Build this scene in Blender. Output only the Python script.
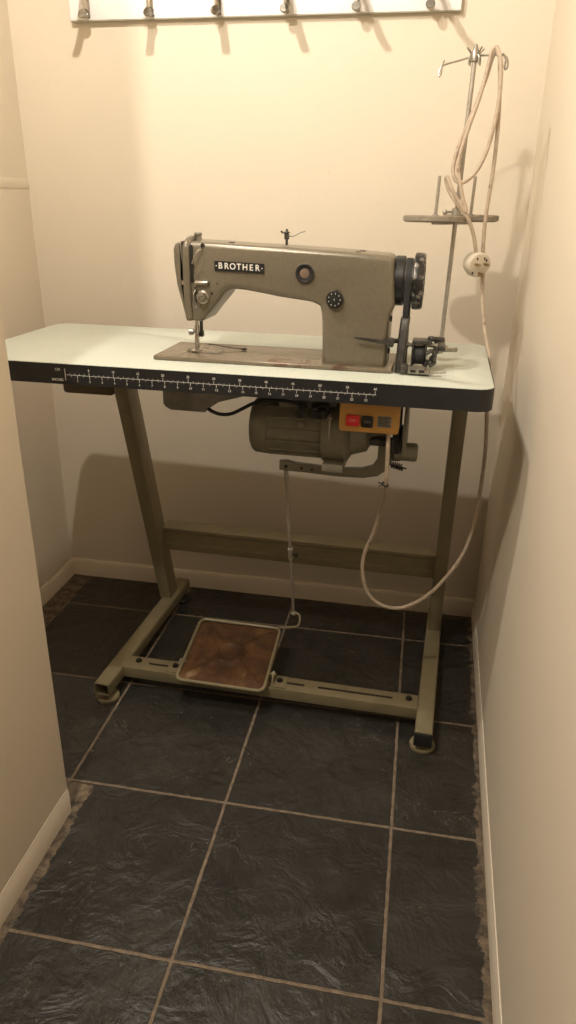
import bpy, bmesh, math, random
from mathutils import Vector, Matrix
random.seed(7)
PI = math.pi
for o in list(bpy.data.objects): bpy.data.objects.remove(o)
scn = bpy.context.scene
COL = scn.collection

# ------------------------------------------------------------------ camera
cam = bpy.data.cameras.new('camera'); camo = bpy.data.objects.new('camera', cam); COL.objects.link(camo)
cr = Vector((0.97863652, 0.20502921, 0.01528355)); cu = Vector((-0.09496203, 0.38483123, 0.91808885)); cf = Vector((-0.18235344, 0.89992663, -0.39607989))
m = Matrix((cr, cu, -cf)).transposed().to_4x4(); m.translation = Vector((0.95163851, -1.27199937, 1.15855581))
camo.matrix_world = m
cam.sensor_fit = 'VERTICAL'; cam.sensor_height = 36.0; cam.lens = 721.427 / 1024 * 36
cam.clip_start = 0.02
scn.camera = camo

# ------------------------------------------------------------------ light, exposure
scn.view_settings.view_transform = 'Standard'; scn.view_settings.look = 'None'
scn.view_settings.gamma = 1; scn.view_settings.use_curve_mapping = False
scn.view_settings.exposure = 0.07
w = bpy.data.worlds.new('world'); scn.world = w; w.use_nodes = True
w.node_tree.nodes['Background'].inputs[0].default_value = (1, .85, .65, 1)
w.node_tree.nodes['Background'].inputs[1].default_value = 0.0
def lamp(name, loc, power, color, radius, cone=160, aim=(0, 0, -1)):
    l = bpy.data.lights.new(name, 'SPOT'); l.energy = power; l.color = color; l.shadow_soft_size = radius
    l.spot_size = math.radians(cone); l.spot_blend = .15
    o = bpy.data.objects.new(name, l); o.location = loc; COL.objects.link(o)
    o.rotation_euler = Vector(aim).to_track_quat('-Z', 'Y').to_euler(); return o
lamp('alcove_ceiling_light', (0.30, -0.25, 2.15), 42.0, (1.0, .92, .80), .014, 176)
lamp('hall_light', (0.40, -0.90, 2.06), 48.0, (1.0, .92, .80), .025, 172)

# ------------------------------------------------------------------ materials
def newmat(name):
    mt = bpy.data.materials.new(name); mt.use_nodes = True
    nt = mt.node_tree; return mt, nt, nt.nodes['Principled BSDF']
def N(nt, t, **kw):
    n = nt.nodes.new(t)
    for k, v in kw.items(): setattr(n, k, v)
    return n
def noise(nt, scale, detail=4, rough=.55, vec=None, dist=0):
    n = N(nt, 'ShaderNodeTexNoise'); n.inputs['Scale'].default_value = scale; n.inputs['Detail'].default_value = detail
    n.inputs['Roughness'].default_value = rough; n.inputs['Distortion'].default_value = dist
    if vec is None:
        tc = N(nt, 'ShaderNodeTexCoord'); vec = tc.outputs['Object']
    nt.links.new(vec, n.inputs['Vector']); return n
def ramp(nt, src, stops):
    r = N(nt, 'ShaderNodeValToRGB'); e = r.color_ramp.elements
    while len(e) < len(stops): e.new(.5)
    for i, (p, c) in enumerate(stops):
        e[i].position = p; e[i].color = (*c, 1) if len(c) == 3 else c
    nt.links.new(src, r.inputs[0]); return r
def mix(nt, fac, a, b):
    mx = N(nt, 'ShaderNodeMix', data_type='RGBA')
    if hasattr(fac, 'node'): nt.links.new(fac, mx.inputs[0])
    else: mx.inputs[0].default_value = fac
    for s, v in ((6, a), (7, b)):
        if hasattr(v, 'node'): nt.links.new(v, mx.inputs[s])
        else: mx.inputs[s].default_value = (*v, 1)
    return mx.outputs[2]
def math_(nt, op, a, b=None, clamp=False):
    mn = N(nt, 'ShaderNodeMath', operation=op, use_clamp=clamp)
    for i, v in enumerate((a, b)):
        if v is None: continue
        if hasattr(v, 'node'): nt.links.new(v, mn.inputs[i])
        else: mn.inputs[i].default_value = v
    return mn.outputs[0]
def bump(nt, bs, h, strength=.2, dist=.002):
    b = N(nt, 'ShaderNodeBump'); b.inputs['Strength'].default_value = strength; b.inputs['Distance'].default_value = dist
    nt.links.new(h, b.inputs['Height']); nt.links.new(b.outputs[0], bs.inputs['Normal'])
def simple(name, c, rough=.5, metal=0, var=.12, scale=60, wear=None, wscale=40, wlo=.62, bmp=0, spec=.5):
    mt, nt, bs = newmat(name)
    n = noise(nt, scale)
    c2 = tuple(max(0, x * (1 - var)) for x in c); c1 = tuple(min(1, x * (1 + var)) for x in c)
    r = ramp(nt, n.outputs[0], [(.3, c2), (.7, c1)]); out = r.outputs[0]
    if wear:
        n2 = noise(nt, wscale, 6, .7)
        r2 = ramp(nt, n2.outputs[0], [(wlo, (0, 0, 0)), (wlo + .06, (1, 1, 1))])
        out = mix(nt, r2.outputs[0], out, wear)
    nt.links.new(out, bs.inputs['Base Color'])
    bs.inputs['Roughness'].default_value = rough; bs.inputs['Metallic'].default_value = metal
    bs.inputs['Specular IOR Level'].default_value = spec
    if bmp: bump(nt, bs, n.outputs[0], bmp, .001)
    return mt

def paint(name, c, dirty):
    mt, nt, bs = newmat(name)
    n1 = noise(nt, 2.2, 5, .6); n2 = noise(nt, 26, 5, .6); n3 = noise(nt, 9, 6, .7, dist=.6)
    a = ramp(nt, n1.outputs[0], [(.3, tuple(x * .96 for x in c)), (.7, c)])
    d = ramp(nt, n3.outputs[0], [(.66, (0, 0, 0)), (.8, (.28, .28, .28))])
    col = mix(nt, d.outputs[0], a.outputs[0], dirty)
    nt.links.new(col, bs.inputs['Base Color']); bs.inputs['Roughness'].default_value = .62
    bs.inputs['Specular IOR Level'].default_value = .25
    hh = math_(nt, 'ADD', n2.outputs[0], math_(nt, 'MULTIPLY', n1.outputs[0], 1.5))
    bump(nt, bs, hh, .22, .004)
    return mt
M = {}
M['wall'] = paint('magnolia_paint', (.725, .645, .53), (.52, .42, .31))
M['trim'] = paint('magnolia_gloss', (.72, .63, .52), (.45, .35, .25))
M['ceiling'] = paint('ceiling_paint', (.50, .46, .40), (.7, .62, .5))
M['machine'] = simple('machine_enamel', (.175, .150, .108), .30, .2, .08, 160, wear=(.12, .10, .075), wscale=55, wlo=.70, bmp=.05)
M['bed'] = simple('machine_bed_enamel', (.20, .165, .118), .25, .3, .10, 30, wear=(.13, .075, .05), wscale=9, wlo=.56)
M['frame'] = simple('frame_enamel', (.235, .198, .118), .40, .1, .10, 20, wear=(.07, .05, .035), wscale=26, wlo=.68)
M['motor'] = simple('motor_enamel', (.20, .185, .135), .45, .1, .10, 40, wear=(.05, .05, .045), wscale=30, wlo=.66)
M['black'] = simple('black_plastic', (.014, .014, .014), .38)
M['rubber'] = simple('black_rubber', (.012, .012, .012), .7)
M['edge'] = simple('black_edge_band', (.015, .015, .016), .42, var=.3, scale=12)
M['under'] = simple('table_underside', (.09, .065, .045), .7)
M['chrome'] = simple('bright_steel', (.55, .53, .49), .25, 1.0, .15, 90)
M['steel'] = simple('dull_steel', (.34, .32, .28), .38, .9, .25, 70, wear=(.16, .11, .07), wscale=60, wlo=.58)
M['zinc'] = simple('zinc_plated_steel', (.40, .37, .32), .40, .7, .12, 90)
M['dark_steel'] = simple('dark_steel', (.10, .095, .088), .4, .8, .3, 70)
M['worn_wheel'] = simple('worn_black_wheel', (.03, .028, .026), .35, .5, .2, 50, wear=(.24, .22, .20), wscale=60, wlo=.52)
M['disc'] = simple('spool_disc_plastic', (.25, .215, .165), .5, .1, .2, 80)
M['cable'] = simple('cable_sheath', (.44, .35, .26), .55, 0, .15, 90, wear=(.24, .17, .11), wscale=45, wlo=.60, bmp=.3)
M['cable_pale'] = simple('pale_cable_sheath', (.66, .58, .46), .5)
M['plug'] = simple('plug_plastic', (.60, .53, .42), .45, 0, .06, 60, wear=(.5, .40, .27), wscale=70, wlo=.64)
M['brass'] = simple('brass_pin', (.42, .33, .20), .3, 1.0)
M['yellow'] = simple('amber_switch_box', (.50, .27, .07), .45, 0, .08, 30)
M['red'] = simple('red_button', (.60, .02, .03), .35)
M['grey_plate'] = simple('grey_plate', (.26, .25, .22), .4, .4)
M['white'] = simple('white_ink', (.62, .60, .55), .5, var=.03)
M['bright_white'] = simple('white_letters', (.80, .78, .72), .5, var=.03)
M['board'] = simple('white_gloss_board', (.86, .84, .84), .35, 0, .03, 10)
M['board_side'] = simple('bare_board_edge', (.46, .44, .36), .6)
M['bolt'] = simple('dark_bolt', (.04, .032, .028), .45, .6)
M['drawer'] = simple('brown_drawer', (.10, .078, .046), .5)
M['concrete'] = simple('mortar', (.26, .20, .14), .85)

# laminate
mt, nt, bs = newmat('pale_laminate')
n = noise(nt, 420, 2, .6); n2 = noise(nt, 5, 4)
r = ramp(nt, n.outputs[0], [(.42, (.47, .51, .44)), (.56, (.66, .69, .62))])
r2 = ramp(nt, n2.outputs[0], [(.35, (.90, .90, .88)), (.7, (1, 1, 1))])
mx = N(nt, 'ShaderNodeMix', data_type='RGBA', blend_type='MULTIPLY'); mx.inputs[0].default_value = 1
nt.links.new(r.outputs[0], mx.inputs[6]); nt.links.new(r2.outputs[0], mx.inputs[7])
nt.links.new(mx.outputs[2], bs.inputs['Base Color']); bs.inputs['Roughness'].default_value = .42
M['laminate'] = mt

# rusty treadle plate
mt, nt, bs = newmat('rusty_plate')
n = noise(nt, 14, 7, .7, dist=.5); n2 = noise(nt, 70, 4, .7)
r = ramp(nt, n.outputs[0], [(.30, (.035, .018, .008)), (.50, (.085, .038, .015)), (.62, (.14, .072, .026)), (.74, (.26, .18, .09))])
nt.links.new(r.outputs[0], bs.inputs['Base Color']); bs.inputs['Roughness'].default_value = .62; bs.inputs['Specular IOR Level'].default_value = .3
bump(nt, bs, n2.outputs[0], .3, .001)
M['rust'] = mt

# slate floor
def floor_material():
    mt, nt, bs = newmat('slate_tiles')
    tc = N(nt, 'ShaderNodeTexCoord')
    mp = N(nt, 'ShaderNodeMapping', vector_type='TEXTURE')
    mp.inputs['Location'].default_value = (0.9506, -0.1647, 0); mp.inputs['Rotation'].default_value = (0, 0, 0.02856)
    mp.inputs['Scale'].default_value = (0.34514, 0.34775, .345)
    nt.links.new(tc.outputs['Object'], mp.inputs['Vector'])
    wob = noise(nt, 34, 3, .6, tc.outputs['Object'])
    sep = N(nt, 'ShaderNodeSeparateXYZ'); nt.links.new(mp.outputs[0], sep.inputs[0])
    sw = N(nt, 'ShaderNodeSeparateColor'); nt.links.new(wob.outputs['Color'], sw.inputs[0])
    def dist(ax, wch):
        v = math_(nt, 'ADD', sep.outputs[ax], math_(nt, 'MULTIPLY', math_(nt, 'SUBTRACT', sw.outputs[wch], .5), .010))
        v = math_(nt, 'ADD', v, .5)
        return math_(nt, 'ABSOLUTE', math_(nt, 'SUBTRACT', math_(nt, 'FRACT', v), .5))
    d = math_(nt, 'MINIMUM', dist(0, 0), dist(1, 1))
    grout = N(nt, 'ShaderNodeMapRange'); nt.links.new(d, grout.inputs[0])
    grout.inputs[1].default_value = .0080; grout.inputs[2].default_value = .0115; grout.inputs[3].default_value = 1; grout.inputs[4].default_value = 0
    # ragged mortar left along the walls
    so = N(nt, 'ShaderNodeSeparateXYZ'); nt.links.new(tc.outputs['Object'], so.inputs[0])
    big = noise(nt, 16, 6, .75, tc.outputs['Object'])
    def strip(axis, sign, pos, width, slope=0.0):
        v = math_(nt, 'SUBTRACT', so.outputs[axis], pos)
        if slope: v = math_(nt, 'SUBTRACT', v, math_(nt, 'MULTIPLY', so.outputs[1 - axis], slope))
        v = math_(nt, 'MULTIPLY', v, sign)          # distance from the wall, into the room
        v = math_(nt, 'ADD', v, math_(nt, 'MULTIPLY', math_(nt, 'SUBTRACT', big.outputs[0], .5), .07))
        return math_(nt, 'LESS_THAN', v, width)
    s1 = strip(0, -1, 1.1345, .016)
    s2 = math_(nt, 'MULTIPLY', strip(0, 1, .301, .016, -.018), math_(nt, 'LESS_THAN', so.outputs[1], -.19))
    s3 = math_(nt, 'MULTIPLY', strip(0, 1, -.172, .072), math_(nt, 'GREATER_THAN', so.outputs[1], -.2))
    s4 = strip(1, -1, .695, .012)
    mask = grout.outputs[0]
    for s in (s1, s2, s3, s4): mask = math_(nt, 'MAXIMUM', mask, s)
    # slate colour
    fl = N(nt, 'ShaderNodeVectorMath', operation='FLOOR'); nt.links.new(mp.outputs[0], fl.inputs[0])
    wn = N(nt, 'ShaderNodeTexWhiteNoise', noise_dimensions='3D'); nt.links.new(fl.outputs[0], wn.inputs[0])
    n1 = noise(nt, 7, 7, .65, tc.outputs['Object'], .8)
    tile = ramp(nt, n1.outputs[0], [(.3, (.019, .0175, .015)), (.55, (.028, .0255, .022)), (.75, (.044, .040, .034))])
    tint = ramp(nt, wn.outputs[0], [(0, (.85, .85, .85)), (1, (1.12, 1.1, 1.07))])
    mm = N(nt, 'ShaderNodeMix', data_type='RGBA', blend_type='MULTIPLY'); mm.inputs[0].default_value = 1
    nt.links.new(tile.outputs[0], mm.inputs[6]); nt.links.new(tint.outputs[0], mm.inputs[7])
    # pale scratches and crumbs
    sc = noise(nt, 11, 3, .5, tc.outputs['Object'], 2.5)
    line = math_(nt, 'LESS_THAN', math_(nt, 'ABSOLUTE', math_(nt, 'SUBTRACT', sc.outputs[0], .5)), .0035)
    gate = math_(nt, 'GREATER_THAN', noise(nt, 6, 2, .5, tc.outputs['Object']).outputs[0], .56)
    vor = N(nt, 'ShaderNodeTexVoronoi'); vor.inputs['Scale'].default_value = 34; nt.links.new(tc.outputs['Object'], vor.inputs['Vector'])
    crumb = math_(nt, 'MULTIPLY', math_(nt, 'LESS_THAN', vor.outputs['Distance'], .06),
                  math_(nt, 'GREATER_THAN', noise(nt, 21, 2, .5, tc.outputs['Object']).outputs[0], .56))
    marks = math_(nt, 'MAXIMUM', math_(nt, 'MULTIPLY', math_(nt, 'MULTIPLY', line, gate), .30), math_(nt, 'MULTIPLY', crumb, .8))
    slate = mix(nt, marks, mm.outputs[2], (.30, .28, .24))
    gn = noise(nt, 60, 5, .7, tc.outputs['Object'])
    gr = ramp(nt, gn.outputs[0], [(.3, (.12, .088, .060)), (.7, (.25, .195, .14))])
    st = s1
    for s in (s2, s3, s4): st = math_(nt, 'MAXIMUM', st, s)
    dirt = ramp(nt, noise(nt, 38, 6, .75, tc.outputs['Object']).outputs[0], [(.38, (.045, .036, .028)), (.62, (.20, .15, .10))])
    gcol = mix(nt, st, gr.outputs[0], dirt.outputs[0])
    nt.links.new(mix(nt, mask, slate, gcol), bs.inputs['Base Color'])
    rr = ramp(nt, n1.outputs[0], [(.3, (.26, .26, .26)), (.7, (.44, .44, .44))])
    ro = mix(nt, mask, rr.outputs[0], (.9, .9, .9)); nt.links.new(ro, bs.inputs['Roughness'])
    f1 = noise(nt, 13, 9, .56, tc.outputs['Object'], .9); f2 = noise(nt, 60, 5, .6, tc.outputs['Object'], .3)
    h = math_(nt, 'ADD', f1.outputs[0], math_(nt, 'MULTIPLY', f2.outputs[0], .16))
    h = math_(nt, 'SUBTRACT', h, math_(nt, 'MULTIPLY', mask, .35))
    bump(nt, bs, h, .8, .010)
    return mt
M['floor'] = floor_material()

# ------------------------------------------------------------------ mesh helpers
def smooth_path(pts, n=8, closed=False):
    P = [Vector(p) for p in pts]; out = []
    L = len(P); rng = range(L if closed else L - 1)
    for i in rng:
        p1, p2 = P[i], P[(i + 1) % L]
        p0 = P[i - 1] if (i > 0 or closed) else p1 * 2 - p2
        p3 = P[(i + 2) % L] if (i + 2 < L or closed) else p2 * 2 - p1
        for k in range(n):
            t = k / n
            out.append(.5 * ((2 * p1) + (p2 - p0) * t + (2 * p0 - 5 * p1 + 4 * p2 - p3) * t * t + (3 * p1 - p0 - 3 * p2 + p3) * t ** 3))
    if not closed: out.append(P[-1])
    return out
def basis(d):
    d = d.normalized(); a = Vector((0, 0, 1)) if abs(d.z) < .9 else Vector((1, 0, 0))
    x = a.cross(d).normalized(); return x, d.cross(x)
class MB:
    def __init__(s): s.bm = bmesh.new()
    def loft(s, rings, closed_ring=True, cap=True, closed_path=False):
        R = [[s.bm.verts.new(p) for p in r] for r in rings]
        n = len(R[0]); m_ = len(R)
        for i in range(m_ if closed_path else m_ - 1):
            a, b = R[i], R[(i + 1) % m_]
            for k in range(n if closed_ring else n - 1):
                s.bm.faces.new((a[k], a[(k + 1) % n], b[(k + 1) % n], b[k]))
        if cap and not closed_path:
            s.bm.faces.new(R[0][::-1]); s.bm.faces.new(R[-1])
        return s
    def tube(s, pts, r, n=8, closed=False):
        P = [Vector(p) for p in pts]; rings = []; L = len(P)
        x = None
        for i in range(L):
            if closed: d = P[(i + 1) % L] - P[i - 1]
            else: d = P[min(i + 1, L - 1)] - P[max(i - 1, 0)]
            if d.length < 1e-9: d = Vector((0, 0, 1))
            d.normalize()
            if x is None: x, y = basis(d)
            else:
                x = (x - d * x.dot(d)).normalized(); y = d.cross(x)
            rr = r[i] if isinstance(r, (list, tuple)) else r
            rings.append([P[i] + (x * math.cos(2 * PI * k / n) + y * math.sin(2 * PI * k / n)) * rr for k in range(n)])
        return s.loft(rings, closed_path=closed)
    def cyl(s, a, b, r, r2=None, n=20):
        return s.tube([a, b], [r, r if r2 is None else r2], n)
    def lathe(s, o, d, prof, n=28):
        """prof: list of (distance along d, radius)"""
        o = Vector(o); d = Vector(d).normalized(); x, y = basis(d); rings = []
        for t, rr in prof:
            rr = max(rr, 1e-5)
            rings.append([o + d * t + (x * math.cos(2 * PI * k / n) + y * math.sin(2 * PI * k / n)) * rr for k in range(n)])
        return s.loft(rings)
    def box(s, lo, hi, bev=0, mat=None):
        lo = Vector(lo); hi = Vector(hi)
        vs = [s.bm.verts.new(((lo.x, hi.x)[i & 1], (lo.y, hi.y)[i >> 1 & 1], (lo.z, hi.z)[i >> 2 & 1])) for i in range(8)]
        fs = [s.bm.faces.new([vs[i] for i in f]) for f in ((0, 2, 3, 1), (4, 5, 7, 6), (0, 1, 5, 4), (2, 6, 7, 3), (0, 4, 6, 2), (1, 3, 7, 5))]
        if mat is not None:
            for v in vs: v.co = mat @ v.co
        if bev: bmesh.ops.bevel(s.bm, geom=list({e for f in fs for e in f.edges}), offset=bev, segments=2, profile=.6, affect='EDGES')
        return s
    def beam(s, a, b, w_, h_, bev=.002, up=(0, 0, 1)):
        """rectangular bar from a to b; w_ across, h_ along up"""
        a = Vector(a); b = Vector(b); d = (b - a); L = d.length; d.normalize()
        x = d.cross(Vector(up)).normalized(); u = x.cross(d)
        mat = Matrix((x, d, u)).transposed().to_4x4(); mat.translation = a
        return s.box((-w_ / 2, 0, -h_ / 2), (w_ / 2, L, h_ / 2), bev, mat)
    def prism(s, poly, fn, a, b, r=0, seg=4):
        """poly (u,v) extruded between depths a..b with rounded rims; fn(u,v,d)->point"""
        n = len(poly); area = sum(poly[i][0] * poly[(i + 1) % n][1] - poly[(i + 1) % n][0] * poly[i][1] for i in range(n))
        if area < 0: poly = poly[::-1]
        P = [Vector(p) for p in poly]; nm = []
        for i in range(n):
            e1 = (P[i] - P[i - 1]).normalized(); e2 = (P[(i + 1) % n] - P[i]).normalized()
            n1 = Vector((-e1.y, e1.x)); n2 = Vector((-e2.y, e2.x)); q = n1 + n2
            if q.length < 1e-6: q = n1
            q.normalize(); nm.append(q / max(.5, q.dot(n1)))
        rings = []
        def ring(ins, dep): rings.append([Vector(fn(P[i].x + nm[i].x * ins, P[i].y + nm[i].y * ins, dep)) for i in range(n)])
        if r:
            sg = 1 if b > a else -1
            for k in range(seg + 1):
                t = PI / 2 * k / seg; ring(r * (1 - math.sin(t)), a + sg * r * (1 - math.cos(t)))
            for k in range(seg + 1):
                t = PI / 2 * (1 - k / seg); ring(r * (1 - math.sin(t)), b - sg * r * (1 - math.cos(t)))
        else: ring(0, a); ring(0, b)
        return s.loft(rings)
    def sphere(s, c, r, sc=(1, 1, 1), n=12):
        mat = Matrix.Translation(c) @ Matrix.Diagonal((*sc, 1))
        bmesh.ops.create_uvsphere(s.bm, u_segments=n, v_segments=n // 2 + 2, radius=r, matrix=mat); return s
    def text(s, body, size, o, ux, uz, depth=.0004, align='CENTER', xs=1.0):
        c = bpy.data.curves.new('t', 'FONT'); c.body = body; c.size = size; c.align_x = align; c.align_y = 'CENTER'
        c.extrude = depth; c.offset = size * .012
        ob = bpy.data.objects.new('t', c); COL.objects.link(ob)
        dg = bpy.context.evaluated_depsgraph_get(); me = bpy.data.meshes.new_from_object(ob.evaluated_get(dg))
        ux = Vector(ux).normalized(); uz = Vector(uz).normalized(); nn = ux.cross(uz)
        mat = Matrix((ux * xs, uz, nn)).transposed().to_4x4(); mat.translation = Vector(o)
        me.transform(mat); s.bm.from_mesh(me)
        bpy.data.objects.remove(ob); bpy.data.curves.remove(c); bpy.data.meshes.remove(me); return s
    def build(s, name, mat, parent=None, label=None, angle=35, origin=None):
        bmesh.ops.recalc_face_normals(s.bm, faces=s.bm.faces)
        me = bpy.data.meshes.new(name)
        if parent is not None:
            root = parent
            while root.parent: root = root.parent
            off = root.location.copy()
        else:
            vs = s.bm.verts
            if origin is None:
                xs = [v.co.x for v in vs]; ys = [v.co.y for v in vs]; zs = [v.co.z for v in vs]
                off = Vector(((min(xs) + max(xs)) / 2, (min(ys) + max(ys)) / 2, min(zs)))
            else: off = Vector(origin)
        bmesh.ops.translate(s.bm, verts=s.bm.verts, vec=-off)
        s.bm.to_mesh(me); s.bm.free()
        me.materials.append(mat)
        for p in me.polygons: p.use_smooth = True
        me.set_sharp_from_angle(angle=math.radians(angle))
        o = bpy.data.objects.new(name, me); COL.objects.link(o)
        if parent is not None: o.parent = parent
        else: o.location = off
        if label: o['label'] = label
        return o
def thing(name, label, cat, loc, group=None):
    o = bpy.data.objects.new(name, None); o.empty_display_size = .05; COL.objects.link(o); o.location = loc
    o['label'] = label; o['category'] = cat
    if group: o['group'] = group
    return o
def tag(o, label, cat, group=None):
    o['label'] = label; o['category'] = cat
    if group: o['group'] = group
    return o
def struct(o): o['kind'] = 'structure'; return o
xz = lambda u, v, d: (u, d, v)
xy = lambda u, v, d: (u, v, d)
yz = lambda u, v, d: (d, u, v)
def rrect(x0, y0, x1, y1, r, seg=6):
    out = []
    for cx, cy, a0 in ((x1 - r, y0 + r, -PI / 2), (x1 - r, y1 - r, 0), (x0 + r, y1 - r, PI / 2), (x0 + r, y0 + r, PI)):
        for k in range(seg + 1):
            a = a0 + PI / 2 * k / seg; out.append((cx + r * math.cos(a), cy + r * math.sin(a)))
    return out

# ------------------------------------------------------------------ room
CZ = 2.42
PA = Vector((-.1779, .6848)); PB = Vector((1.1326, .7098)); PC = Vector((-.160, -.265)); PD = Vector((.3012, -.265))
PE = Vector((.338, -2.4)); PF = Vector((1.1445, -2.4))
def wall(name, a, b, z0=0, z1=CZ, th=.10, mat='wall'):
    """a->b with the room on the left hand; the wall stands to the right of a->b"""
    d = (b - a).normalized(); nr = Vector((d.y, -d.x))
    poly = [a, b, b + nr * th, a + nr * th]
    return struct(MB().prism([tuple(p) for p in poly], xy, z0, z1).build(name, M[mat], origin=(0, 0, 0)))
e = .10
wall('wall_back', PB + (PB - PA).normalized() * e, PA - (PB - PA).normalized() * e)
wall('wall_left', PA, PC)
wall('wall_right', PF, PB)
# the chimney-like block that forms the near left wall and the return of the alcove
struct(MB().prism([tuple(PD), tuple(PE), (-.26, -2.4), (-.26, -.265)], xy, 0, CZ).build('wall_near_left', M['wall'], origin=(0, 0, 0)))
# the hall stays open behind the camera
struct(MB().box((-.3, -2.5, -.08), (1.26, .82, 0)).build('floor', M['floor'], origin=(0, 0, 0)))
struct(MB().box((-.3, -2.5, CZ), (1.26, .82, CZ + .08)).build('ceiling', M['ceiling'], origin=(0, 0, 0)))
def baseboard(name, a, b, h, th, ea=0, eb=0, mat='trim'):
    """against the room side of wall line a->b (room on the left hand)"""
    d = (b - a).normalized(); nl = Vector((-d.y, d.x)); a = a + d * ea; b = b - d * eb
    prof = [(0, 0), (th, 0), (th, h - .008), (th - .0025, h - .003), (th * .5, h), (0, h)]
    L = (b - a).length; N_ = 24; rings = []
    for i in range(N_ + 1):
        t = i / N_; p = a + (b - a) * t
        wv = .0012 * math.sin(i * 1.7) + .0008 * math.sin(i * 3.1)
        rings.append([(p.x + nl.x * (u - .0005), p.y + nl.y * (u - .0005), v + (wv if v > h / 2 else 0)) for u, v in prof])
    return struct(MB().loft(rings).build(name, M[mat], origin=(0, 0, 0)))
baseboard('baseboard_back', PB, PA, .057, .010, 0, 0)
baseboard('baseboard_left', PA, PC, .054, .010, .011, 0)
baseboard('baseboard_right', PF, PB, .056, .005, 0, .011, 'wall')
baseboard('baseboard_near_left', PD, PE, .060, .003, 0, 0, 'wall')
# painted seam strip on the left alcove wall
struct(MB().prism([(PA.x - .001, PA.y - .002), (PC.x - .001, -.26), (PC.x + .0018, -.26), (PA.x + .0018, PA.y - .002)], xy, 1.178, 1.202, .0008, 2).build('trim_1', M['wall'], origin=(0, 0, 0)))

# ------------------------------------------------------------------ sewing table
ZT = .8642; ZB = .8235
tb = thing('sewing_table', 'industrial sewing table with pale green laminate top, black edge and olive steel stand', 'table', (.528, .25, 0))
top_poly = rrect(0, 0, 1.056, .4515, .032, 8)
# top with the belt slot cut out is hidden by the machine; the slab is solid
inner = rrect(.0015, .0015, 1.0545, .450, .0305, 8)
MB().prism(inner, xy, ZB + .001, ZT, .0012, 2).build('tabletop', M['laminate'], tb)
def cut(o, lo, hi):
    c_ = MB().box(lo, hi).build('cutter', M['black']); md = o.modifiers.new('b', 'BOOLEAN'); md.object = c_; md.operation = 'DIFFERENCE'; md.solver = 'EXACT'
    me = bpy.data.meshes.new_from_object(o.evaluated_get(bpy.context.evaluated_depsgraph_get())); o.modifiers.clear(); o.data = me
    bpy.data.objects.remove(c_)
ttop = next(c_ for c_ in tb.children if c_.name.startswith('tabletop'))
bpy.context.view_layer.update(); cut(ttop, (.8795, .106, ZB - .01), (.8950, .202, ZT + .01))
# edge band: ring around the slab
bm_ = MB(); outer = top_poly
def band_ring(p, q, z0, z1):
    R = []
    n_ = len(p)
    for i in range(n_):
        R.append([(q[i][0], q[i][1], z0), (p[i][0], p[i][1], z0), (p[i][0], p[i][1], z1), (q[i][0], q[i][1], z1)])
    return R
bm_.loft(band_ring(top_poly, inner, ZB, ZT - .0012), closed_path=True, cap=False)
bm_.build('edge_band', M['edge'], tb)
MB().prism(rrect(.004, .004, 1.052, .4475, .03, 6), xy, ZB + .0009, ZB - .001, 0).build('underside', M['under'], tb)
undr = next(c_ for c_ in tb.children if c_.name.startswith('underside')); bpy.context.view_layer.update(); cut(undr, (.8795, .106, ZB - .01), (.8950, .202, ZT + .01))
# printed ruler on the front edge
rl = MB(); y0 = -.0006; zc = .8425; x0, x1 = .249, .851
def tick(x, za, zb, w_=.0005): rl.box((x - w_ / 2, y0, za), (x + w_ / 2, .001, zb))
rl.box((x0, y0, zc - .0004), (x1, .001, zc + .0004))
rl.box((x0 - .0006, y0, zc - .011), (x0 + .0006, .001, zc + .012))
for i in range(1, 61):
    x = x0 + i * .01
    if i % 5 == 0:
        tick(x, zc, zc + .0065, .0008); rl.text(str(i), .0060, (x, y0, zc + .0105), (1, 0, 0), (0, 0, 1), .0003)
    else: tick(x, zc, zc + .0032)
for i in range(1, 48):
    x = x0 + i * .0127
    if i % 2 == 0:
        tick(x, zc - .0065, zc, .0008); rl.text(str(i // 2), .0060, (x, y0, zc - .0108), (1, 0, 0), (0, 0, 1), .0003)
    else: tick(x, zc - .0032, zc)
rl.text('CM', .007, (x0 - .015, y0, zc + .0095), (1, 0, 0), (0, 0, 1), .0003)
rl.text('INCHES', .007, (x0 - .017, y0, zc - .0105), (1, 0, 0), (0, 0, 1), .0003)
rl.build('ruler', M['white'], tb, label='white printed ruler along the black front edge')
# drawer under the left side
dr = MB(); dr.prism(rrect(.074, .724, .203, ZB - .0012, .008, 3), xz, .30, .43, .002, 2)
drw = dr.build('drawer', M['drawer'], tb)
# stand
def foot(xa, xb, ya, yb):
    p = MB(); zc_ = .0425
    # hollow square tube
    a = Vector((xa, ya, zc_)); b = Vector((xb, yb, zc_)); d = (b - a).normalized(); xx = d.cross(Vector((0, 0, 1))).normalized()
    def sq(c, w_, h_, rr=.004):
        return [c + xx * u + Vector((0, 0, 1)) * v for u, v in rrect(-w_ / 2, -h_ / 2, w_ / 2, h_ / 2, rr, 3)]
    inn = a + d * .05
    p.loft([sq(inn, .034, .028), sq(a, .034, .028), sq(a, .041, .035, .006), sq(b, .041, .035, .006), sq(b, .034, .028), sq(b - d * .05, .034, .028)], cap=True)
    f = p.build('foot_beam', M['frame'], tb)
    return f, a, d
fL, aL, dL = foot(.2175, .233, .068, .628)
fR, aR, dR = foot(1.0015, 1.0165, .064, .625)
def pads(a, d, f, front='frame'):
    for t in (.028, .53):
        c = a + d * t
        p = MB(); p.lathe((c.x, c.y, 0), (0, 0, 1), [(0, .029), (.006, .030), (.010, .028), (.013, .012), (.0255, .010)], 24)
        p.build('levelling_foot', M['frame'] if t < .1 else M['rubber'], f)
pads(aL, dL, fL); pads(aR, dR, fR)
p = MB(); c = aR + dR * -.003
p.beam(aR - dR * .006, aR, .0415, .036, .003); p.build('end_plug', M['rubber'], fR, label='black end plug')
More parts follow.
